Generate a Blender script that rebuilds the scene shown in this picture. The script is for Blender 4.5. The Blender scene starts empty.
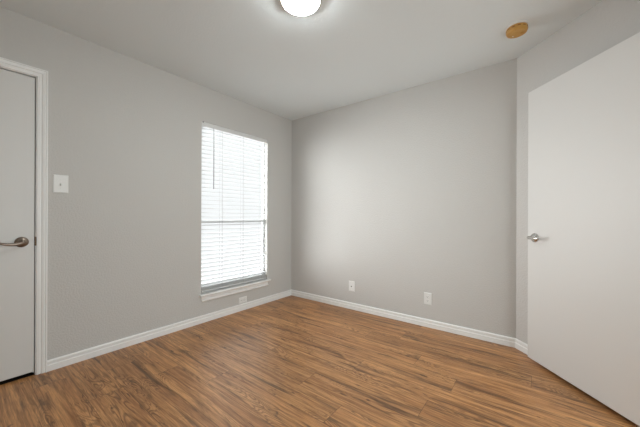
import bpy, bmesh, math
from mathutils import Vector, Matrix

R = math.radians
scene = bpy.context.scene
COL = scene.collection

# ------------------------------------------------------------------ camera
F_PX, YAW, ROLL = 284.2, 37.593, -0.208
cam_data = bpy.data.cameras.new('camera')
cam_data.sensor_fit = 'HORIZONTAL'
cam_data.sensor_width = 36.0
cam_data.lens = 36.0 * F_PX / 640.0
cam_data.shift_y = 2.93 / 640.0
cam_data.clip_start = 0.02
camera = bpy.data.objects.new('camera', cam_data)
COL.objects.link(camera)
camera.matrix_world = (Matrix.Translation((2.7456, -2.9111, 1.0977))
                       @ Matrix.Rotation(R(YAW), 4, 'Z')
                       @ Matrix.Rotation(R(90.018), 4, 'X')
                       @ Matrix.Rotation(R(-ROLL), 4, 'Z'))
scene.camera = camera

# ------------------------------------------------------------------ exposure, sky, lights
scene.view_settings.view_transform = 'Standard'
scene.view_settings.look = 'None'
scene.view_settings.gamma = 1.0
scene.view_settings.use_curve_mapping = False
scene.view_settings.exposure = 0.07
scene.cycles.max_bounces = 14
scene.cycles.diffuse_bounces = 10
scene.cycles.glossy_bounces = 6
scene.cycles.transmission_bounces = 8
scene.cycles.transparent_max_bounces = 16
scene.cycles.sample_clamp_indirect = 6.0

SKY = 1.04
GLOW = 15.5
GLOW_DIR = (0.0, -1.0, 0.0)
ZENITH = 14.0
LAMP = 84.0
HALL_FILL = 58.0

world = bpy.data.worlds.new('overcast_sky')
scene.world = world
world.use_nodes = True
wt = world.node_tree
bg = wt.nodes['Background']
# hazy white day: even brightness all round, with a broad bright side of the sky towards -x -y
w_tc = wt.nodes.new('ShaderNodeTexCoord')
w_dot = wt.nodes.new('ShaderNodeVectorMath')
w_dot.operation = 'DOT_PRODUCT'
w_dot.inputs[1].default_value = Vector(GLOW_DIR).normalized()
wt.links.new(w_tc.outputs['Generated'], w_dot.inputs[0])
w_mr = wt.nodes.new('ShaderNodeMapRange')          # the bright side
w_mr.interpolation_type = 'SMOOTHSTEP'
w_mr.inputs['From Min'].default_value = -0.42
w_mr.inputs['From Max'].default_value = 0.30
wt.links.new(w_dot.outputs['Value'], w_mr.inputs['Value'])
w_sep = wt.nodes.new('ShaderNodeSeparateXYZ')
wt.links.new(w_tc.outputs['Generated'], w_sep.inputs[0])
w_abs = wt.nodes.new('ShaderNodeMath')             # strongest near the horizon, in the haze
w_abs.operation = 'ABSOLUTE'
wt.links.new(w_sep.outputs['Z'], w_abs.inputs[0])
w_hz = wt.nodes.new('ShaderNodeMapRange')
w_hz.interpolation_type = 'SMOOTHSTEP'
w_hz.inputs['From Min'].default_value = 0.30
w_hz.inputs['From Max'].default_value = 0.75
w_hz.inputs['To Min'].default_value = 1.0
w_hz.inputs['To Max'].default_value = 0.0
wt.links.new(w_abs.outputs[0], w_hz.inputs['Value'])
w_mul = wt.nodes.new('ShaderNodeMath')
w_mul.operation = 'MULTIPLY'
wt.links.new(w_mr.outputs['Result'], w_mul.inputs[0])
wt.links.new(w_hz.outputs['Result'], w_mul.inputs[1])
w_mad = wt.nodes.new('ShaderNodeMath')
w_mad.operation = 'MULTIPLY_ADD'
w_mad.inputs[1].default_value = GLOW
w_mad.inputs[2].default_value = SKY
wt.links.new(w_mul.outputs[0], w_mad.inputs[0])
w_zr = wt.nodes.new('ShaderNodeMapRange')          # brighter overhead than near the horizon
w_zr.interpolation_type = 'SMOOTHSTEP'
w_zr.inputs['From Min'].default_value = 0.30
w_zr.inputs['From Max'].default_value = 0.75
w_zr.inputs['To Max'].default_value = ZENITH
wt.links.new(w_sep.outputs['Z'], w_zr.inputs['Value'])
w_sum = wt.nodes.new('ShaderNodeMath')
w_sum.operation = 'ADD'
wt.links.new(w_mad.outputs[0], w_sum.inputs[0])
wt.links.new(w_zr.outputs['Result'], w_sum.inputs[1])
wt.links.new(w_sum.outputs[0], bg.inputs['Strength'])
bg.inputs['Color'].default_value = (0.97, 0.99, 1.0, 1)


def area_light(name, loc, direction, sx, sy, power, color=(1, 1, 1)):
    l = bpy.data.lights.new(name, 'AREA')
    l.shape = 'RECTANGLE'
    l.size, l.size_y = sx, sy
    l.energy = power
    l.color = color
    o = bpy.data.objects.new(name, l)
    COL.objects.link(o)
    o.location = loc
    o.rotation_euler = Vector(direction).to_track_quat('-Z', 'Y').to_euler()
    return o


portal = area_light('window_portal', (-0.095, -0.895, 1.18), (1, 0, 0), 0.89, 1.78, 1.0)
portal.data.cycles.is_portal = True
hall_fill_light = area_light('hall_fill', (4.62, -2.45, 1.2), (-1, 0, 0), 1.9, 2.0, HALL_FILL, (0.86, 0.965, 1.0))  # added fill: unseen panel in the hall that brightens the left wall

# ------------------------------------------------------------------ room measures (metres)
H = 2.44                    # ceiling
W = 2.596                   # back wall, left corner to the angled wall
XR = 3.225                  # right wall
YN = -3.60                  # near wall
S2 = math.sqrt(0.5)
T = 0.12                    # wall thickness
TW = 0.085                  # window wall thickness
WY0, WY1, WZ0, WZ1 = -1.342, -0.448, 0.295, 2.075        # window opening
DY0, DY1, DZ = -3.295, -2.538, 2.064                     # closet door opening
HY0, HY1 = -2.815, -0.765                                # hall doorway opening, widened to let the added fill light in


# ------------------------------------------------------------------ materials
def new_mat(name):
    m = bpy.data.materials.new(name)
    m.use_nodes = True
    return m, m.node_tree, m.node_tree.nodes['Principled BSDF']


def srgb(r, g, b):
    f = lambda c: (c / 255 / 12.92) if c / 255 <= 0.04045 else ((c / 255 + 0.055) / 1.055) ** 2.4
    return (f(r), f(g), f(b), 1)


def plain(name, color, rough=0.5, metallic=0.0, spec=0.5, bump=0.0, bscale=200):
    m, nt, p = new_mat(name)
    p.inputs['Base Color'].default_value = color
    p.inputs['Roughness'].default_value = rough
    p.inputs['Metallic'].default_value = metallic
    p.inputs['Specular IOR Level'].default_value = spec
    n = nt.nodes.new('ShaderNodeTexNoise')
    n.inputs['Scale'].default_value = bscale
    n.inputs['Detail'].default_value = 3
    tc = nt.nodes.new('ShaderNodeTexCoord')
    nt.links.new(tc.outputs['Object'], n.inputs['Vector'])
    mr = nt.nodes.new('ShaderNodeMapRange')
    mr.inputs['To Min'].default_value = max(0, rough - 0.04)
    mr.inputs['To Max'].default_value = min(1, rough + 0.04)
    nt.links.new(n.outputs['Fac'], mr.inputs['Value'])
    nt.links.new(mr.outputs['Result'], p.inputs['Roughness'])
    if bump:
        b = nt.nodes.new('ShaderNodeBump')
        b.inputs['Strength'].default_value = bump
        b.inputs['Distance'].default_value = 0.002
        nt.links.new(n.outputs['Fac'], b.inputs['Height'])
        nt.links.new(b.outputs['Normal'], p.inputs['Normal'])
    return m


def wall_paint(name, color, bump=0.28, scale=88):
    """Eggshell paint over an orange-peel texture."""
    m, nt, p = new_mat(name)
    p.inputs['Roughness'].default_value = 0.75
    p.inputs['Specular IOR Level'].default_value = 0.25
    tc = nt.nodes.new('ShaderNodeTexCoord')
    n = nt.nodes.new('ShaderNodeTexNoise')
    n.inputs['Scale'].default_value = scale
    n.inputs['Detail'].default_value = 4
    n.inputs['Roughness'].default_value = 0.55
    nt.links.new(tc.outputs['Object'], n.inputs['Vector'])
    r = nt.nodes.new('ShaderNodeValToRGB')
    r.color_ramp.elements[0].position = 0.42
    r.color_ramp.elements[1].position = 0.62
    nt.links.new(n.outputs['Fac'], r.inputs['Fac'])
    b = nt.nodes.new('ShaderNodeBump')
    b.inputs['Strength'].default_value = bump
    b.inputs['Distance'].default_value = 0.003
    nt.links.new(r.outputs['Color'], b.inputs['Height'])
    nt.links.new(b.outputs['Normal'], p.inputs['Normal'])
    mx = nt.nodes.new('ShaderNodeMixRGB')
    mx.inputs['Color1'].default_value = color
    mx.inputs['Color2'].default_value = tuple(c * 0.97 for c in color[:3]) + (1,)
    nt.links.new(n.outputs['Fac'], mx.inputs['Fac'])
    nt.links.new(mx.outputs['Color'], p.inputs['Base Color'])
    return m


F_LIGHT, F_MID, F_STREAK, F_DARK, F_KNOT, F_PALE = (214, 157, 100), (178, 123, 74), (124, 80, 45), (78, 50, 28), (44, 27, 14), (230, 176, 116)


def wood_floor():
    m, nt, p = new_mat('vinyl_plank_oak')
    N, L = nt.nodes, nt.links
    PW, PL = 0.178, 1.22

    def math_(op, a, b=None, c=None):
        n = N.new('ShaderNodeMath')
        n.operation = op
        for i, v in enumerate((a, b, c)):
            if v is None:
                continue
            if isinstance(v, (int, float)):
                n.inputs[i].default_value = v
            else:
                L.new(v, n.inputs[i])
        return n.outputs[0]

    def noise(vec, scale, detail, rough=0.5, dist=0.0):
        n = N.new('ShaderNodeTexNoise')
        n.inputs['Scale'].default_value = scale
        n.inputs['Detail'].default_value = detail
        n.inputs['Roughness'].default_value = rough
        n.inputs['Distortion'].default_value = dist
        L.new(vec, n.inputs['Vector'])
        return n.outputs['Fac']

    def comb(x, y, z):
        n = N.new('ShaderNodeCombineXYZ')
        for i, v in enumerate((x, y, z)):
            if isinstance(v, (int, float)):
                n.inputs[i].default_value = v
            else:
                L.new(v, n.inputs[i])
        return n.outputs[0]

    def rng(v, a, b, c=0.0, d=1.0, smooth=True):
        n = N.new('ShaderNodeMapRange')
        n.interpolation_type = 'SMOOTHSTEP' if smooth else 'LINEAR'
        n.clamp = True if not smooth else n.clamp
        L.new(v, n.inputs['Value'])
        for k, q in zip(('From Min', 'From Max', 'To Min', 'To Max'), (a, b, c, d)):
            n.inputs[k].default_value = q
        return n.outputs[0]

    def mix(f, a, b, mode='MIX'):
        n = N.new('ShaderNodeMixRGB')
        n.blend_type = mode
        for k, v in (('Fac', f), ('Color1', a), ('Color2', b)):
            if isinstance(v, (int, float)):
                n.inputs[k].default_value = v
            elif isinstance(v, tuple):
                n.inputs[k].default_value = v
            else:
                L.new(v, n.inputs[k])
        return n.outputs['Color']

    tc = N.new('ShaderNodeTexCoord')
    sp = N.new('ShaderNodeSeparateXYZ')
    L.new(tc.outputs['Object'], sp.inputs[0])
    x, y = sp.outputs['X'], sp.outputs['Y']
    yr = math_('DIVIDE', math_('ADD', y, 20.035), PW)
    row = math_('FLOOR', yr)
    wn = N.new('ShaderNodeTexWhiteNoise')
    wn.noise_dimensions = '1D'
    L.new(row, wn.inputs['W'])
    xs = math_('DIVIDE', math_('ADD', math_('ADD', x, 20.0), math_('MULTIPLY', wn.outputs['Value'], PL)), PL)
    colm = math_('FLOOR', xs)
    wn2 = N.new('ShaderNodeTexWhiteNoise')
    wn2.noise_dimensions = '2D'
    L.new(comb(row, colm, 0), wn2.inputs['Vector'])
    pid = wn2.outputs['Value']
    off = math_('MULTIPLY', pid, 37.0)

    # grain coordinates, shifted plank by plank
    gx = math_('ADD', x, math_('MULTIPLY', pid, 53.0))
    # slow wobble so that the grain lines wander
    wob = noise(comb(math_('MULTIPLY', gx, 1.2), math_('MULTIPLY', y, 3.0), off), 1.0, 1)
    yw = math_('ADD', y, math_('MULTIPLY', math_('SUBTRACT', wob, 0.5), 0.05))
    broad = noise(comb(math_('MULTIPLY', gx, 1.1), math_('MULTIPLY', yw, 13.0), off), 1.0, 4, 0.55, 0.4)
    field = noise(comb(math_('MULTIPLY', gx, 1.5), math_('MULTIPLY', yw, 9.0), off), 1.0, 2, 0.4, 1.1)
    cath = math_('SINE', math_('MULTIPLY', field, 150.0))
    cath_mask = rng(noise(comb(math_('MULTIPLY', gx, 1.7), math_('MULTIPLY', y, 8.0), math_('ADD', off, 9.0)), 1.0, 2), 0.47, 0.60)
    streak = noise(comb(math_('MULTIPLY', gx, 2.6), math_('MULTIPLY', yw, 78.0), off), 1.0, 6, 0.62, 0.3)
    fine = noise(comb(math_('MULTIPLY', gx, 11.0), math_('MULTIPLY', yw, 300.0), off), 1.0, 4, 0.6)
    knot = noise(comb(math_('MULTIPLY', gx, 1.7), math_('MULTIPLY', yw, 19.0), math_('ADD', off, 4.0)), 1.0, 5, 0.6, 0.7)
    spot = noise(comb(math_('MULTIPLY', gx, 7.0), math_('MULTIPLY', yw, 28.0), math_('ADD', off, 14.0)), 1.0, 3, 0.55, 0.8)

    c = mix(rng(broad, 0.32, 0.68), srgb(*F_MID), srgb(*F_LIGHT))
    c = mix(math_('MULTIPLY', rng(streak, 0.38, 0.58, 1.0, 0.0), 0.55), c, srgb(*F_STREAK))
    c = mix(math_('MULTIPLY', math_('MULTIPLY', rng(cath, 0.0, 0.9), cath_mask), 0.50), c, srgb(*F_DARK))
    c = mix(math_('MULTIPLY', math_('MULTIPLY', rng(cath, 0.0, -0.9), cath_mask), 0.18), c, srgb(*F_PALE))
    c = mix(math_('MULTIPLY', rng(knot, 0.52, 0.70), 0.78), c, srgb(*F_DARK))
    c = mix(math_('MULTIPLY', rng(spot, 0.64, 0.74), 0.70), c, srgb(*F_KNOT))
    c = mix(math_('MULTIPLY', rng(fine, 0.40, 0.66), 0.38), c, srgb(*F_DARK))
    tone = math_('ADD', 0.88, math_('MULTIPLY', pid, 0.22))
    c = mix(1.0, c, comb(tone, tone, tone), 'MULTIPLY')
    # seams
    fy = math_('FRACT', yr)
    fx = math_('FRACT', xs)
    ey = math_('MULTIPLY', math_('MINIMUM', fy, math_('SUBTRACT', 1.0, fy)), PW)
    ex = math_('MULTIPLY', math_('MINIMUM', fx, math_('SUBTRACT', 1.0, fx)), PL)
    e = math_('MINIMUM', ey, ex)
    seam = rng(e, 0.0006, 0.0022, 1.0, 0.0)
    c = mix(math_('MULTIPLY', seam, 0.62), c, srgb(70, 47, 30))
    L.new(c, p.inputs['Base Color'])
    p.inputs['Specular IOR Level'].default_value = 0.65
    L.new(rng(streak, 0.3, 0.7, 0.46, 0.36), p.inputs['Roughness'])
    b = N.new('ShaderNodeBump')
    b.inputs['Strength'].default_value = 0.18
    b.inputs['Distance'].default_value = 0.0012
    hgt = math_('SUBTRACT', math_('ADD', math_('MULTIPLY', fine, 0.4), math_('MULTIPLY', streak, 0.5)), math_('MULTIPLY', seam, 0.8))
    L.new(hgt, b.inputs['Height'])
    L.new(b.outputs['Normal'], p.inputs['Normal'])
    return m


def slat_mat():
    m, nt, p = new_mat('white_blind_slat')
    p.inputs['Base Color'].default_value = (0.64, 0.65, 0.65, 1)
    p.inputs['Roughness'].default_value = 0.45
    tr = nt.nodes.new('ShaderNodeBsdfTranslucent')
    tr.inputs['Color'].default_value = (0.9, 0.9, 0.9, 1)
    mx = nt.nodes.new('ShaderNodeMixShader')
    mx.inputs['Fac'].default_value = 0.05
    nt.links.new(p.outputs[0], mx.inputs[1])
    nt.links.new(tr.outputs[0], mx.inputs[2])
    nt.links.new(mx.outputs[0], nt.nodes['Material Output'].inputs['Surface'])
    return m


def glass_mat():
    m, nt, p = new_mat('window_glass')
    t = nt.nodes.new('ShaderNodeBsdfTransparent')
    t.inputs['Color'].default_value = (0.965, 0.97, 0.97, 1)
    g = nt.nodes.new('ShaderNodeBsdfGlossy')
    g.inputs['Roughness'].default_value = 0.02
    lw = nt.nodes.new('ShaderNodeLayerWeight')
    lw.inputs['Blend'].default_value = 0.5
    pw = nt.nodes.new('ShaderNodeMath')
    pw.operation = 'POWER'
    pw.inputs[1].default_value = 5.0
    nt.links.new(lw.outputs['Facing'], pw.inputs[0])
    fr = nt.nodes.new('ShaderNodeMath')
    fr.operation = 'MULTIPLY_ADD'
    fr.inputs[1].default_value = 0.96
    fr.inputs[2].default_value = 0.04
    nt.links.new(pw.outputs[0], fr.inputs[0])
    mx = nt.nodes.new('ShaderNodeMixShader')
    nt.links.new(fr.outputs[0], mx.inputs[0])
    nt.links.new(t.outputs[0], mx.inputs[1])
    nt.links.new(g.outputs[0], mx.inputs[2])
    nt.links.new(mx.outputs[0], nt.nodes['Material Output'].inputs['Surface'])
    return m


def glow_mat(strength):
    m, nt, p = new_mat('lit_diffuser')
    p.inputs['Base Color'].default_value = (0.9, 0.9, 0.88, 1)
    p.inputs['Roughness'].default_value = 0.4
    p.inputs['Emission Color'].default_value = (0.95, 1.0, 1.0, 1)
    p.inputs['Emission Strength'].default_value = strength
    return m


def aged_plastic():
    m, nt, p = new_mat('yellowed_plastic')
    tc = nt.nodes.new('ShaderNodeTexCoord')
    n = nt.nodes.new('ShaderNodeTexNoise')
    n.inputs['Scale'].default_value = 14
    n.inputs['Detail'].default_value = 4
    nt.links.new(tc.outputs['Object'], n.inputs['Vector'])
    r = nt.nodes.new('ShaderNodeValToRGB')
    r.color_ramp.elements[0].position = 0.3
    r.color_ramp.elements[0].color = srgb(178, 130, 58)
    r.color_ramp.elements[1].position = 0.7
    r.color_ramp.elements[1].color = srgb(206, 160, 84)
    nt.links.new(n.outputs['Fac'], r.inputs['Fac'])
    nt.links.new(r.outputs['Color'], p.inputs['Base Color'])
    p.inputs['Roughness'].default_value = 0.42
    return m


M = {
    'wall': wall_paint('grey_wall_paint', (0.592, 0.579, 0.556, 1)),
    'ceiling': wall_paint('ceiling_paint', (0.77, 0.815, 0.825, 1), 0.15, 75),
    'trim': plain('white_trim_enamel', (0.86, 0.855, 0.84, 1), 0.36, bump=0.03, bscale=60),
    'door': plain('white_door_paint', (0.695, 0.688, 0.668, 1), 0.42, bump=0.06, bscale=120),
    'floor': wood_floor(),
    'slat': slat_mat(),
    'vinyl': plain('white_window_vinyl', (0.80, 0.80, 0.80, 1), 0.4),
    'headrail': plain('blind_valance_white', (0.74, 0.74, 0.73, 1), 0.45),
    'cord': plain('grey_cord', (0.45, 0.45, 0.45, 1), 0.8),
    'wand': plain('smoky_clear_wand', (0.22, 0.22, 0.23, 1), 0.2),
    'glass': glass_mat(),
    'nickel': plain('satin_nickel', srgb(212, 210, 206), 0.18, 1.0),
    'bronze': plain('brushed_antique_nickel', srgb(150, 136, 124), 0.34, 1.0),
    'plastic': plain('white_plastic', (0.80, 0.80, 0.78, 1), 0.35),
    'dark': plain('dark_slot', (0.02, 0.02, 0.02, 1), 0.6),
    'aged': aged_plastic(),
    'brown': plain('brown_aged_plastic', srgb(140, 84, 34), 0.45),
    'glow': glow_mat(LAMP),
    'ring': plain('brushed_lamp_ring', srgb(176, 166, 155), 0.35, 0.9),
    'closet': plain('added_closet_shell_paint', (0.35, 0.34, 0.33, 1), 0.8),
    'gap_shade': plain('painted_gap_shade', (0.012, 0.010, 0.009, 1), 0.95, spec=0.1, bump=0.5, bscale=400),  # near-black colour standing in for shade in the door gap
}


# ------------------------------------------------------------------ mesh helpers
def finish(name, bm, mat, parent=None, smooth=False, bevel=0.0, segs=2):
    bmesh.ops.recalc_face_normals(bm, faces=bm.faces)
    me = bpy.data.meshes.new(name)
    bm.to_mesh(me)
    bm.free()
    me.materials.append(mat)
    o = bpy.data.objects.new(name, me)
    COL.objects.link(o)
    if parent is not None:
        o.parent = parent
        o.matrix_parent_inverse = Matrix.Translation(-parent.location)
    if smooth:
        for f in me.polygons:
            f.use_smooth = True
    if bevel:
        b = o.modifiers.new('bevel', 'BEVEL')
        b.width = bevel
        b.segments = segs
        b.limit_method = 'ANGLE'
        b.angle_limit = R(40)
    return o


def box(bm, a, b):
    x0, y0, z0 = (min(a[i], b[i]) for i in range(3))
    x1, y1, z1 = (max(a[i], b[i]) for i in range(3))
    v = [bm.verts.new(q) for q in ((x0, y0, z0), (x1, y0, z0), (x1, y1, z0), (x0, y1, z0),
                                   (x0, y0, z1), (x1, y0, z1), (x1, y1, z1), (x0, y1, z1))]
    for f in ((0, 3, 2, 1), (4, 5, 6, 7), (0, 1, 5, 4), (1, 2, 6, 5), (2, 3, 7, 6), (3, 0, 4, 7)):
        bm.faces.new([v[i] for i in f])


class Frame:
    """A local frame: a along, b up, n out of the surface."""
    def __init__(self, o, a, b, n):
        self.o, self.a, self.b, self.n = Vector(o), Vector(a), Vector(b), Vector(n)

    def __call__(self, u, v, w):
        return self.o + self.a * u + self.b * v + self.n * w


def fbox(bm, F, a, b):
    c = [(x, y, z) for z in (a[2], b[2]) for x, y in ((a[0], a[1]), (b[0], a[1]), (b[0], b[1]), (a[0], b[1]))]
    v = [bm.verts.new(F(*q)) for q in c]
    for f in ((0, 3, 2, 1), (4, 5, 6, 7), (0, 1, 5, 4), (1, 2, 6, 5), (2, 3, 7, 6), (3, 0, 4, 7)):
        bm.faces.new([v[i] for i in f])


def lathe(bm, F, profile, n=48, c=(0, 0), sy=1.0):
    """profile: (radius, height) pairs, turned about the frame's normal."""
    rings = []
    for r, h in profile:
        if r < 1e-6:
            rings.append([bm.verts.new(F(c[0], c[1], h))])
        else:
            rings.append([bm.verts.new(F(c[0] + r * math.cos(2 * math.pi * i / n), c[1] + sy * r * math.sin(2 * math.pi * i / n), h)) for i in range(n)])
    for A, B in zip(rings, rings[1:]):
        for i in range(n):
            j = (i + 1) % n
            if len(A) == 1 and len(B) == 1:
                continue
            if len(A) == 1:
                bm.faces.new((A[0], B[i], B[j]))
            elif len(B) == 1:
                bm.faces.new((A[i], A[j], B[0]))
            else:
                bm.faces.new((A[i], A[j], B[j], B[i]))


def tube(bm, pts, radii, n=12, squash=None):
    """A tube through pts; radii may be numbers or (r_across, r_up) pairs with an up vector in squash."""
    pts = [Vector(q) for q in pts]
    rings = []
    for i, q in enumerate(pts):
        t = (pts[min(i + 1, len(pts) - 1)] - pts[max(i - 1, 0)]).normalized()
        up = Vector(squash) if squash is not None else (Vector((0, 0, 1)) if abs(t.z) < 0.9 else Vector((1, 0, 0)))
        s = t.cross(up).normalized()
        u = s.cross(t).normalized()
        r = radii[i] if isinstance(radii, (list, tuple)) else radii
        ra, rb = r if isinstance(r, tuple) else (r, r)
        rings.append([bm.verts.new(q + s * ra * math.cos(2 * math.pi * k / n) + u * rb * math.sin(2 * math.pi * k / n)) for k in range(n)])
    for A, B in zip(rings, rings[1:]):
        for k in range(n):
            bm.faces.new((A[k], A[(k + 1) % n], B[(k + 1) % n], B[k]))
    bm.faces.new(rings[0][::-1])
    bm.faces.new(rings[-1])


def prism(bm, poly, z0, z1):
    a = [bm.verts.new((x, y, z0)) for x, y in poly]
    b = [bm.verts.new((x, y, z1)) for x, y in poly]
    n = len(poly)
    bm.faces.new(a[::-1])
    bm.faces.new(b)
    for i in range(n):
        bm.faces.new((a[i], a[(i + 1) % n], b[(i + 1) % n], b[i]))


def sweep(bm, profile, stations):
    """stations: functions from a profile point to a 3D point; the profile is a closed polygon."""
    rings = [[bm.verts.new(f(*q)) for q in profile] for f in stations]
    n = len(profile)
    for A, B in zip(rings, rings[1:]):
        for i in range(n):
            bm.faces.new((A[i], A[(i + 1) % n], B[(i + 1) % n], B[i]))
    bm.faces.new(rings[0][::-1])
    bm.faces.new(rings[-1])


def tag(o, label, cat, kind=None, group=None):
    o['label'] = label
    o['category'] = cat
    if kind:
        o['kind'] = kind
    if group:
        o['group'] = group
    return o


def empty(name, loc, label, cat, kind=None, group=None):
    o = bpy.data.objects.new(name, None)
    o.empty_display_size = 0.05
    COL.objects.link(o)
    o.location = loc
    return tag(o, label, cat, kind, group)


NB = bmesh.new

# ------------------------------------------------------------------ room shell
bm = NB()
prism(bm, [(-T, YN - T), (4.75, YN - T), (4.75, T), (-T, T)], -0.1, 0.0)
tag(finish('floor', bm, M['floor']), 'brown oak look plank floor across the whole empty room', 'floor', 'structure')

bm = NB()
prism(bm, [(-T, YN - T), (4.75, YN - T), (4.75, T), (-T, T)], H, H + 0.1)
tag(finish('ceiling', bm, M['ceiling']), 'pale lightly textured flat ceiling above the empty room', 'ceiling', 'structure')

bm = NB()
for a, b in (((YN - T, DY0), (0, H)), ((DY0, DY1), (DZ, H)), ((DY1, WY0), (0, H)), ((WY0, WY1), (0, WZ0 - 0.02)),
             ((WY0, WY1), (WZ1, H)), ((WY1, T), (0, H))):
    box(bm, (-TW, a[0], b[0]), (0, a[1], b[1]))
tag(finish('wall_left', bm, M['wall']), 'grey wall holding the window, light switch and closed door', 'wall', 'structure')

bm = NB()
box(bm, (0, 0, 0), (W + 0.05, T, H))
tag(finish('wall_back', bm, M['wall']), 'plain grey wall with two low wall plates, opposite the viewer', 'wall', 'structure')

AX = XR
AY = -(XR - W)
bm = NB()
prism(bm, [(W, 0), (AX, AY), (AX + T, AY), (AX + T, T), (W, T)], 0, H)
tag(finish('wall_angled', bm, M['wall']), 'narrow angled grey wall standing behind the open door', 'wall', 'structure')

bm = NB()
for a, b in (((AY, HY1), (0, H)), ((HY1, HY0), (2.07, H)), ((HY0, YN - T), (0, H))):
    box(bm, (XR, a[0], b[0]), (XR + T, a[1], b[1]))
tag(finish('wall_right', bm, M['wall']), 'grey wall with the widened hall doorway beside the viewer', 'wall', 'structure')

bm = NB()
box(bm, (0, YN - T, 0), (XR, YN, H))
tag(finish('wall_front', bm, M['wall']), 'plain grey wall behind the viewer', 'wall', 'structure')

bm = NB()
box(bm, (4.65, YN - T, 0), (4.75, T, H))
box(bm, (XR + T, YN - T, 0), (4.65, YN, H))
box(bm, (XR + T, 0, 0), (4.65, T, H))
tag(finish('wall_hall', bm, M['wall']), 'grey hall walls seen through the doorway', 'wall', 'structure')

bm = NB()
box(bm, (-0.80, DY0 - 0.1, -0.1), (-0.76, DY1 + 0.1, H))  # unseen shell added so sky light doesn't leak under the door
box(bm, (-0.76, DY0 - 0.1, -0.1), (-TW, DY0 - 0.06, H))
box(bm, (-0.76, DY1 + 0.06, -0.1), (-TW, DY1 + 0.1, H))
box(bm, (-0.76, DY0 - 0.06, -0.1), (-TW, DY1 + 0.06, 0.0))
box(bm, (-0.76, DY0 - 0.06, H - 0.04), (-TW, DY1 + 0.06, H))
tag(finish('wall_added_closet_shell', bm, M['closet']), 'dark closet shell added behind the closed white door to stop light leaks', 'wall', 'structure')

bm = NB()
box(bm, (-0.74, DY0 + 0.02, 0), (-0.010, DY1 - 0.02, 0.005))  # black strip laid in the gap as the door's shadow
tag(finish('floor_gap_shade', bm, M['gap_shade']), 'near-black strip painted as the shadow under the closed door', 'floor', 'structure')

# ------------------------------------------------------------------ baseboards
BASE = [(0, 0), (0.016, 0), (0.016, 0.041), (0.009, 0.045), (0.009, 0.056), (0.0145, 0.059), (0.014, 0.069), (0.008, 0.076), (0, 0.076)]
K = math.tan(R(22.5))
bm = NB()
sweep(bm, BASE, [lambda d, z: (d, -2.497, z), lambda d, z: (d, -d, z)])
tag(finish('baseboard_left', bm, M['trim']), 'white baseboard running under the window', 'baseboard', 'structure')
bm = NB()
sweep(bm, BASE, [lambda d, z: (d, -d, z), lambda d, z: (W - K * d, -d, z)])
tag(finish('baseboard_back', bm, M['trim']), 'white baseboard under the two low wall plates', 'baseboard', 'structure')
bm = NB()
sweep(bm, BASE, [lambda d, z: (W - K * d, -d, z), lambda d, z: (AX - d * S2 - 0.03, AY + 0.03 - d * S2, z)])
tag(finish('baseboard_angled', bm, M['trim']), 'short white baseboard disappearing behind the open door', 'baseboard', 'structure')
bm = NB()
sweep(bm, BASE, [lambda d, z: (XR - d, HY0 - 0.06, z), lambda d, z: (XR - d, YN + d, z)])
tag(finish('baseboard_right', bm, M['trim']), 'white baseboard beside the hall doorway', 'baseboard', 'structure')
bm = NB()
sweep(bm, BASE, [lambda d, z: (XR - d, YN + d, z), lambda d, z: (d, YN + d, z)])
tag(finish('baseboard_front', bm, M['trim']), 'white baseboard along the wall behind the viewer', 'baseboard', 'structure')

# ------------------------------------------------------------------ door casings and jambs
# profile: s across the casing from its inner edge, d out of the wall
CAS = [(0, 0), (0, 0.007), (0.003, 0.010), (0.016, 0.0115), (0.018, 0.007), (0.024, 0.007), (0.027, 0.0135), (0.039, 0.0165), (0.041, 0.0115), (0.045, 0.0115), (0.047, 0.019), (0.054, 0.019), (0.054, 0)]


def casing(name, X, sx, y0, y1, ztop, label, jamb_y0, jamb_y1, jz, stop):
    bm = NB()
    sweep(bm, CAS, [lambda s, d: (X + sx * d, y1 + s, 0), lambda s, d: (X + sx * d, y1 + s, ztop + s),
                    lambda s, d: (X + sx * d, y0 - s, ztop + s), lambda s, d: (X + sx * d, y0 - s, 0)])
    xb = X - sx * (T if sx < 0 else TW)
    box(bm, (X, jamb_y1, 0), (xb, y1 - 0.004, jz))
    box(bm, (X, jamb_y0, 0), (xb, y0 + 0.004, jz))
    box(bm, (X, jamb_y0, jz), (xb, jamb_y1, ztop - 0.004))
    if stop:
        a, b = X - sx * 0.045, X - sx * 0.075
        box(bm, (a, y1 - 0.004, 0), (b, y1 - 0.014, ztop - 0.014))
        box(bm, (a, y0 + 0.004, 0), (b, y0 + 0.014, ztop - 0.014))
        box(bm, (a, y0 + 0.004, ztop - 0.004), (b, y1 - 0.004, ztop - 0.014))
    return tag(finish(name, bm, M['trim']), label, 'door trim', 'structure')


casing('trim_1', 0.0, 1, -3.283, -2.551, 2.055, 'moulded white casing around the closed door beside the light switch', DY0, DY1, DZ, True)
casing('trim_2', XR, -1, HY0 + 0.016, HY1 - 0.016, 2.058, 'moulded white casing around the hall doorway', HY0, HY1, 2.07, True)


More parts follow.
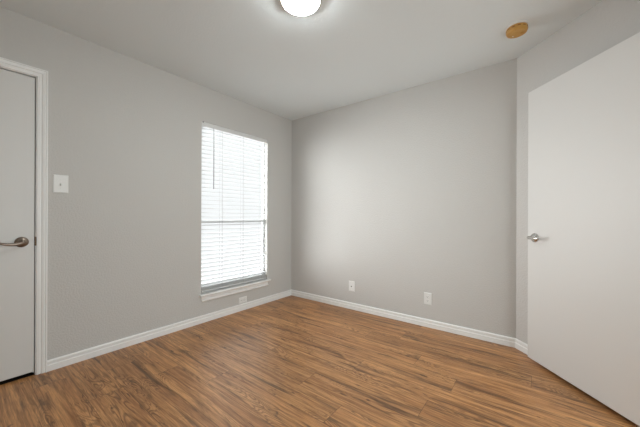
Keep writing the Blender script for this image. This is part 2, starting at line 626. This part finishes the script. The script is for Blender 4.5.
# ------------------------------------------------------------------ door hardware
def lever_handle(parent, F, mat, length=0.126, wave=1.0, thick=1.0):
    """A lever on a domed round rose; F.a points along the lever."""
    bm = NB()
    lathe(bm, F, [(0.0, 0.0), (0.0345, 0.0), (0.0345, 0.004), (0.033, 0.0075), (0.028, 0.0115), (0.019, 0.0145), (0.0135, 0.017),
                  (0.012, 0.022), (0.0115, 0.046), (0.0, 0.046)], 40)
    h = finish('handle', bm, mat, parent, smooth=True)
    bm = NB()
    pts, rad = [], []
    for i in range(15):
        t = i / 14
        u = -0.011 + length * t
        v = wave * (-0.010 * math.sin(t * math.pi * 1.15) - 0.002 * t)
        w = 0.050 + 0.006 * math.sin(t * math.pi)
        r = 0.0115 * thick * (1 - 0.42 * t)
        if i in (0, 14):
            r *= 0.6
        pts.append(F(u, v, w))
        rad.append((r, 0.0062 if i not in (0, 14) else 0.004))
    tube(bm, pts, rad, 14, squash=F.n)
    lv = finish('lever', bm, mat, h, smooth=True)
    lv.matrix_parent_inverse = Matrix.Identity(4)
    # parent sits at the door's own origin offset: undo it for the grandchild
    lv.matrix_parent_inverse = h.matrix_parent_inverse.inverted() @ Matrix.Translation(-parent.location)
    return h


# closed door, left wall
SL1 = -2.560
d1 = empty('door_1', (0, -2.91, 0.0), 'closed flat white door at the left with a brownish lever handle', 'door', 'structure')
bm = NB()
box(bm, (-0.041, -3.274, 0.024), (-0.006, SL1, 2.0435))
finish('door_panel', bm, M['door'], d1, bevel=0.0015)
lever_handle(d1, Frame((-0.006, -2.621, 0.919), (0, -1, 0), (0, 0, 1), (1, 0, 0)), M['bronze'])
bm = NB()
box(bm, (-0.030, -2.5588, 0.891), (0.0015, -2.5552, 0.951))
box(bm, (0.000, -2.5575, 0.891), (0.0025, -2.5475, 0.951))
tag(finish('trim_3', bm, plain('dark_strike', srgb(88, 72, 58), 0.4, 0.8)), 'dark metal strike plate on the frame beside the closed door', 'strike plate', 'structure')

# open door against the angled wall
TH = R(48.97)
D = Vector((math.cos(TH), -math.sin(TH), 0))
Nn = Vector((-math.sin(TH), -math.cos(TH), 0))
E0 = Vector((2.681, -0.185, 0)) + Nn * 0.012 + D * 0.011
DW = 0.752
d2 = empty('door_2', E0 + D * DW, 'open flat white door leaning back near the angled wall', 'door', 'structure')
FD = Frame(E0, D, (0, 0, 1), Nn)
bm = NB()
fbox(bm, FD, (0, 0.026, -0.035), (DW, 2.055, 0))
finish('door_panel', bm, M['door'], d2, bevel=0.0015)
lever_handle(d2, Frame(FD(0.067, 0.946, 0), D, (0, 0, 1), Nn), M['nickel'], 0.105, 0.15)
bm = NB()
FB = Frame(FD(0.067, 0.946, -0.035), D, (0, 0, 1), -Nn)
lathe(bm, FB, [(0.0, 0.0), (0.033, 0.0), (0.033, 0.004), (0.026, 0.009), (0.012, 0.012), (0.012, 0.024), (0.0, 0.024)], 32)
finish('rear_rose', bm, M['nickel'], d2, smooth=True)
bm = NB()
fbox(bm, FD, (-0.0012, 0.905, -0.029), (0.0002, 0.965, -0.006))
fbox(bm, FD, (-0.008, 0.927, -0.022), (-0.001, 0.945, -0.012))
finish('latch', bm, M['nickel'], d2)
for z in (0.22, 1.03, 1.84):
    bm = NB()
    tube(bm, [FD(DW + 0.006, z - 0.045, 0.004), FD(DW + 0.006, z + 0.045, 0.004)], 0.006, 12)
    fbox(bm, FD, (DW, z - 0.045, -0.030), (DW + 0.002, z + 0.045, 0.0))
    finish('hinge', bm, M['nickel'], d2)

# ------------------------------------------------------------------ window
YC = (WY0 + WY1) / 2
w1 = empty('window_1', (0, YC, WZ0), 'white framed window behind the blind in the grey wall', 'window', 'structure')
bm = NB()
XA, XB = -0.084, -0.060
FWD = 0.018
zm = 1.040
box(bm, (XA, WY0, WZ0), (XB, WY0 + FWD, WZ1))
box(bm, (XA, WY1 - FWD, WZ0), (XB, WY1, WZ1))
box(bm, (XA, WY0 + FWD, WZ0), (XB, WY1 - FWD, WZ0 + 0.05))
box(bm, (XA, WY0 + FWD, WZ1 - 0.045), (XB, WY1 - FWD, WZ1))
box(bm, (XA, WY0 + FWD, zm - 0.018), (XB, WY1 - FWD, zm + 0.020))
# lower sash stiles and rails stand a little proud
box(bm, (XB + 0.004, WY0 + FWD, WZ0 + 0.05), (XB - 0.022, WY0 + FWD + 0.008, zm))
box(bm, (XB + 0.004, WY1 - FWD - 0.008, WZ0 + 0.05), (XB - 0.022, WY1 - FWD, zm))
box(bm, (XB + 0.004, WY0 + FWD, WZ0 + 0.05), (XB - 0.022, WY1 - FWD, WZ0 + 0.085))
finish('window_frame', bm, M['vinyl'], w1)
for z0, z1, x in ((WZ0 + 0.085, zm - 0.018, -0.067), (zm + 0.020, WZ1 - 0.045, -0.078)):
    bm = NB()
    box(bm, (x, WY0 + FWD, z0), (x - 0.003, WY1 - FWD, z1))
    finish('pane', bm, M['glass'], w1)
# stool with a rounded nose, and the moulded apron under it
bm = NB()
nose = [(-0.06, -0.020), (-0.06, 0)] + [(0.032 + 0.010 * math.sin(a), -0.010 + 0.010 * math.cos(a)) for a in [math.pi * i / 8 for i in range(9)]]
sweep(bm, [(x, WZ0 + z) for x, z in nose if x > 0.0] + [(0, WZ0 - 0.020), (0, WZ0)], [lambda x, z: (x, -1.366, z), lambda x, z: (x, -0.418, z)])
box(bm, (-0.060, WY0, WZ0 - 0.02), (0.0, WY1, WZ0))
finish('window_sill', bm, M['trim'], w1)
AP = [(0, -0.020), (0.012, -0.020), (0.012, -0.025), (0.006, -0.030), (0.005, -0.056), (0.012, -0.060), (0.019, -0.064), (0.020, -0.071), (0.014, -0.079), (0, -0.081)]
bm = NB()
sweep(bm, [(x, WZ0 + z) for x, z in AP], [lambda x, z: (x, -1.340, z), lambda x, z: (x, -0.440, z)])
finish('apron', bm, M['trim'], w1)

# ------------------------------------------------------------------ blind
b1 = empty('window_blind', (-0.033, YC, WZ0), 'white horizontal slat blind hanging in the window, slats open', 'blind')
BY0, BY1 = WY0 + 0.008, WY1 - 0.008
XS = -0.029
bm = NB()
box(bm, (-0.058, BY0, WZ1 - 0.042), (-0.012, BY1, WZ1 - 0.001))
finish('headrail', bm, M['vinyl'], b1)
bm = NB()
sweep(bm, [(-0.011, 2.030), (-0.004, 2.031), (-0.002, 2.036), (-0.002, 2.066), (-0.004, 2.0735), (-0.011, 2.074)],
      [lambda x, z: (x, WY0 + 0.002, z), lambda x, z: (x, WY1 - 0.002, z)])
finish('valance', bm, M['headrail'], b1)
bm = NB()
box(bm, (-0.002, WY0 + 0.010, 2.064), (0.001, WY0 + 0.024, 2.0755))
finish('valance_clip', bm, M['wand'], b1)


def slat(bm, z, tilt):
    a = R(tilt)
    top, bot = [], []
    for i in range(7):
        s = -0.025 + 0.05 * i / 6
        crown = 0.0022 * (1 - (s / 0.025) ** 2)
        for lst, k in ((top, 0.0022), (bot, -0.0022)):
            lst.append((XS + s * math.cos(a) - (crown + k) * math.sin(a), z + s * math.sin(a) + (crown + k) * math.cos(a)))
    sweep(bm, bot + top[::-1], [lambda x, z: (x, BY0 + 0.002, z), lambda x, z: (x, BY1 - 0.002, z)])


bm = NB()
PITCH = 0.0437
zz = 2.008
nslat = 0
while zz > 0.385:
    slat(bm, zz, -2)
    zz -= PITCH
    nslat += 1
ZSTK = 0.333
for k in range(4):
    slat(bm, ZSTK + 0.009 * k, 0)
finish('slats', bm, M['slat'], b1)
bm = NB()
box(bm, (XS - 0.025, BY0 + 0.002, 0.307), (XS + 0.025, BY1 - 0.002, 0.326))
finish('bottom_rail', bm, M['slat'], b1, bevel=0.004)
for y in (-1.095, -0.815, -0.535):
    bm = NB()
    for dx in (-0.0265, 0.0265):
        tube(bm, [(XS + dx, y, 0.32), (XS + dx, y, 2.04)], 0.0011, 6)
    tube(bm, [(XS, y + 0.012, 0.32), (XS, y + 0.012, 2.04)], 0.0011, 6)
    finish('ladder_cord', bm, M['cord'], b1)
bm = NB()
tube(bm, [(0.006, -1.208, 2.022), (0.008, -1.208, 1.9), (0.008, -1.2085, 1.385)], [0.003, 0.0042, 0.0046], 8)
tube(bm, [(0.006, -1.208, 2.022), (-0.004, -1.208, 2.028), (-0.013, -1.208, 2.036)], 0.002, 6)
finish('tilt_wand', bm, M['wand'], b1)


# ------------------------------------------------------------------ wall plates
def plate(parent, F, w, h):
    bm = NB()
    o = [(-w, -h), (w, -h), (w, h), (-w, h)]
    rings = []
    for s, d in ((1, 0), (1, 0.002), (0.9, 0.0055), (0.84, 0.0062)):
        k = (1 - s) * w
        rings.append([bm.verts.new(F(x / w * (w - k), y / h * (h - k), d)) for x, y in o])
    for A, B in zip(rings, rings[1:]):
        for i in range(4):
            bm.faces.new((A[i], A[(i + 1) % 4], B[(i + 1) % 4], B[i]))
    bm.faces.new(rings[0][::-1])
    bm.faces.new(rings[-1])
    return finish('cover_plate', bm, M['plastic'], parent)


def screw(parent, F, u, v):
    bm = NB()
    lathe(bm, F, [(0, 0.006), (0.0034, 0.006), (0.003, 0.0076), (0, 0.008)], 12, (u, v))
    finish('screw', bm, M['plastic'], parent)


def receptacles(parent, F, spots, turned):
    for (u, v) in spots:
        bm = NB()
        pr = [(0, 0.006), (0.0165, 0.006), (0.0165, 0.008), (0.0155, 0.009), (0, 0.009)]
        lathe(bm, F, pr, 28, (u, v))
        r = finish('receptacle', bm, M['plastic'], parent, smooth=False)
        bm = NB()
        for a, b, hw, hh in ((-0.0062, 0.003, 0.0012, 0.0042), (0.0062, 0.003, 0.0012, 0.0034), (0, -0.0075, 0.0022, 0.0022)):
            if turned:
                a, b, hw, hh = b, a, hh, hw
            fbox(bm, F, (u + a - hw, v + b - hh, 0.0088), (u + a + hw, v + b + hh, 0.0093))
        s = finish('slot', bm, M['dark'], r)
        s.matrix_parent_inverse = r.matrix_parent_inverse.inverted() @ Matrix.Translation(-parent.location)


# light switch
c = (0, -2.426, 1.327)
sw = empty('light_switch', c, 'white toggle light switch on the grey wall beside the closed door', 'light switch')
F = Frame(c, (0, 1, 0), (0, 0, 1), (1, 0, 0))
plate(sw, F, 0.0425, 0.0655)
bm = NB()
fbox(bm, F, (-0.011, -0.022, 0.006), (0.011, 0.022, 0.0072))
fbox(bm, F, (-0.005, -0.012, 0.0072), (0.005, 0.012, 0.0078))
finish('toggle_surround', bm, M['plastic'], sw)
bm = NB()
v = [F(*q) for q in ((-0.0055, -0.009, 0.0078), (0.0055, -0.009, 0.0078), (0.0055, 0.007, 0.0078), (-0.0055, 0.007, 0.0078),
                     (-0.0045, -0.016, 0.023), (0.0045, -0.016, 0.023), (0.0045, -0.008, 0.026), (-0.0045, -0.008, 0.026))]
v = [bm.verts.new(q) for q in v]
for f in ((0, 3, 2, 1), (4, 5, 6, 7), (0, 1, 5, 4), (1, 2, 6, 5), (2, 3, 7, 6), (3, 0, 4, 7)):
    bm.faces.new([v[i] for i in f])
finish('toggle', bm, M['plastic'], sw, bevel=0.001)
for s in (-0.030, 0.030):
    screw(sw, F, 0, s)

# phone jack plate, back wall
c = (0.985, 0, 0.272)
pj = empty('phone_jack', c, 'white wall plate with one small dark jack on the back wall nearer the window', 'wall jack')
F = Frame(c, (1, 0, 0), (0, 0, 1), (0, -1, 0))
plate(pj, F, 0.039, 0.060)
bm = NB()
fbox(bm, F, (-0.011, -0.013, 0.006), (0.011, 0.010, 0.008))
j = finish('jack', bm, M['plastic'], pj)
bm = NB()
fbox(bm, F, (-0.007, -0.008, 0.0078), (0.007, 0.003, 0.0085))
s = finish('socket_hole', bm, M['dark'], j)
s.matrix_parent_inverse = j.matrix_parent_inverse.inverted() @ Matrix.Translation(-pj.location)
for s in (-0.042, 0.042):
    screw(pj, F, 0, s)

# duplex outlet, back wall
c = (1.869, 0, 0.281)
ou = empty('wall_outlet', c, 'white upright duplex outlet on the back wall, nearer the open door', 'outlet')
F = Frame(c, (1, 0, 0), (0, 0, 1), (0, -1, 0))
plate(ou, F, 0.037, 0.059)
receptacles(ou, F, ((0, 0.0195), (0, -0.0195)), False)
screw(ou, F, 0, 0)

# sideways outlet under the window
c = (0, -0.823, 0.118)
ou = empty('wall_outlet', c, 'white sideways duplex outlet low on the wall under the window', 'outlet')
F = Frame(c, (0, 1, 0), (0, 0, 1), (1, 0, 0))
plate(ou, F, 0.057, 0.036)
receptacles(ou, F, ((-0.0195, 0), (0.0195, 0)), True)
screw(ou, F, 0, 0)

# ------------------------------------------------------------------ ceiling lamp
c = (1.592, -1.614, H)
la = empty('ceiling_lamp', c, 'round glowing flush mount lamp with a thin metal ring on the ceiling', 'lamp')
F = Frame(c, (1, 0, 0), (0, 1, 0), (0, 0, -1))
bm = NB()
lathe(bm, F, [(0, 0), (0.121, 0), (0.123, 0.003), (0.126, 0.028), (0.125, 0.032), (0.1165, 0.032), (0.1155, 0.028), (0.1155, 0.020), (0, 0.020)], 72)
finish('ring', bm, M['ring'], la, bevel=0.001)
bm = NB()
lathe(bm, F, [(0.115, 0.021), (0.115, 0.032), (0.112, 0.039), (0.104, 0.046), (0.090, 0.052), (0.065, 0.057), (0.035, 0.0605), (0, 0.062)], 72)
finish('diffuser', bm, M['glow'], la, smooth=True)

# ------------------------------------------------------------------ smoke detector
c = (2.619, -0.480, H)
sd = empty('smoke_detector', c, 'round yellowed smoke detector on the ceiling near the angled wall', 'smoke detector')
F = Frame(c, (1, 0, 0), (0, 1, 0), (0, 0, -1))
bm = NB()
lathe(bm, F, [(0, 0), (0.069, 0), (0.069, 0.007), (0.066, 0.010), (0, 0.010)], 48)
finish('base', bm, M['plastic'], sd)
bm = NB()
lathe(bm, F, [(0.0, 0.010), (0.062, 0.010), (0.064, 0.014), (0.064, 0.036), (0.061, 0.044), (0.054, 0.048), (0.0, 0.049)], 48)
body = finish('body', bm, M['aged'], sd, smooth=False)
for a in range(12):
    bm = NB()
    t = 2 * math.pi * (a + 0.5) / 12
    Fs = Frame(Vector(c) + Vector((math.cos(t), math.sin(t), 0)) * 0.0635 + Vector((0, 0, -0.024)), (-math.sin(t), math.cos(t), 0), (0, 0, 1), (math.cos(t), math.sin(t), 0))
    fbox(bm, Fs, (-0.009, -0.003, 0), (0.009, 0.003, 0.0012))
    finish('vent', bm, M['brown'], sd)
bm = NB()
lathe(bm, F, [(0, 0.048), (0.009, 0.048), (0.009, 0.051), (0.007, 0.052), (0, 0.052)], 24, (0.026, 0.012))
finish('test_button', bm, M['aged'], sd)
bm = NB()
lathe(bm, F, [(0, 0.048), (0.0035, 0.048), (0.003, 0.0505), (0, 0.051)], 12, (-0.024, 0.02))
finish('indicator', bm, M['plastic'], sd)
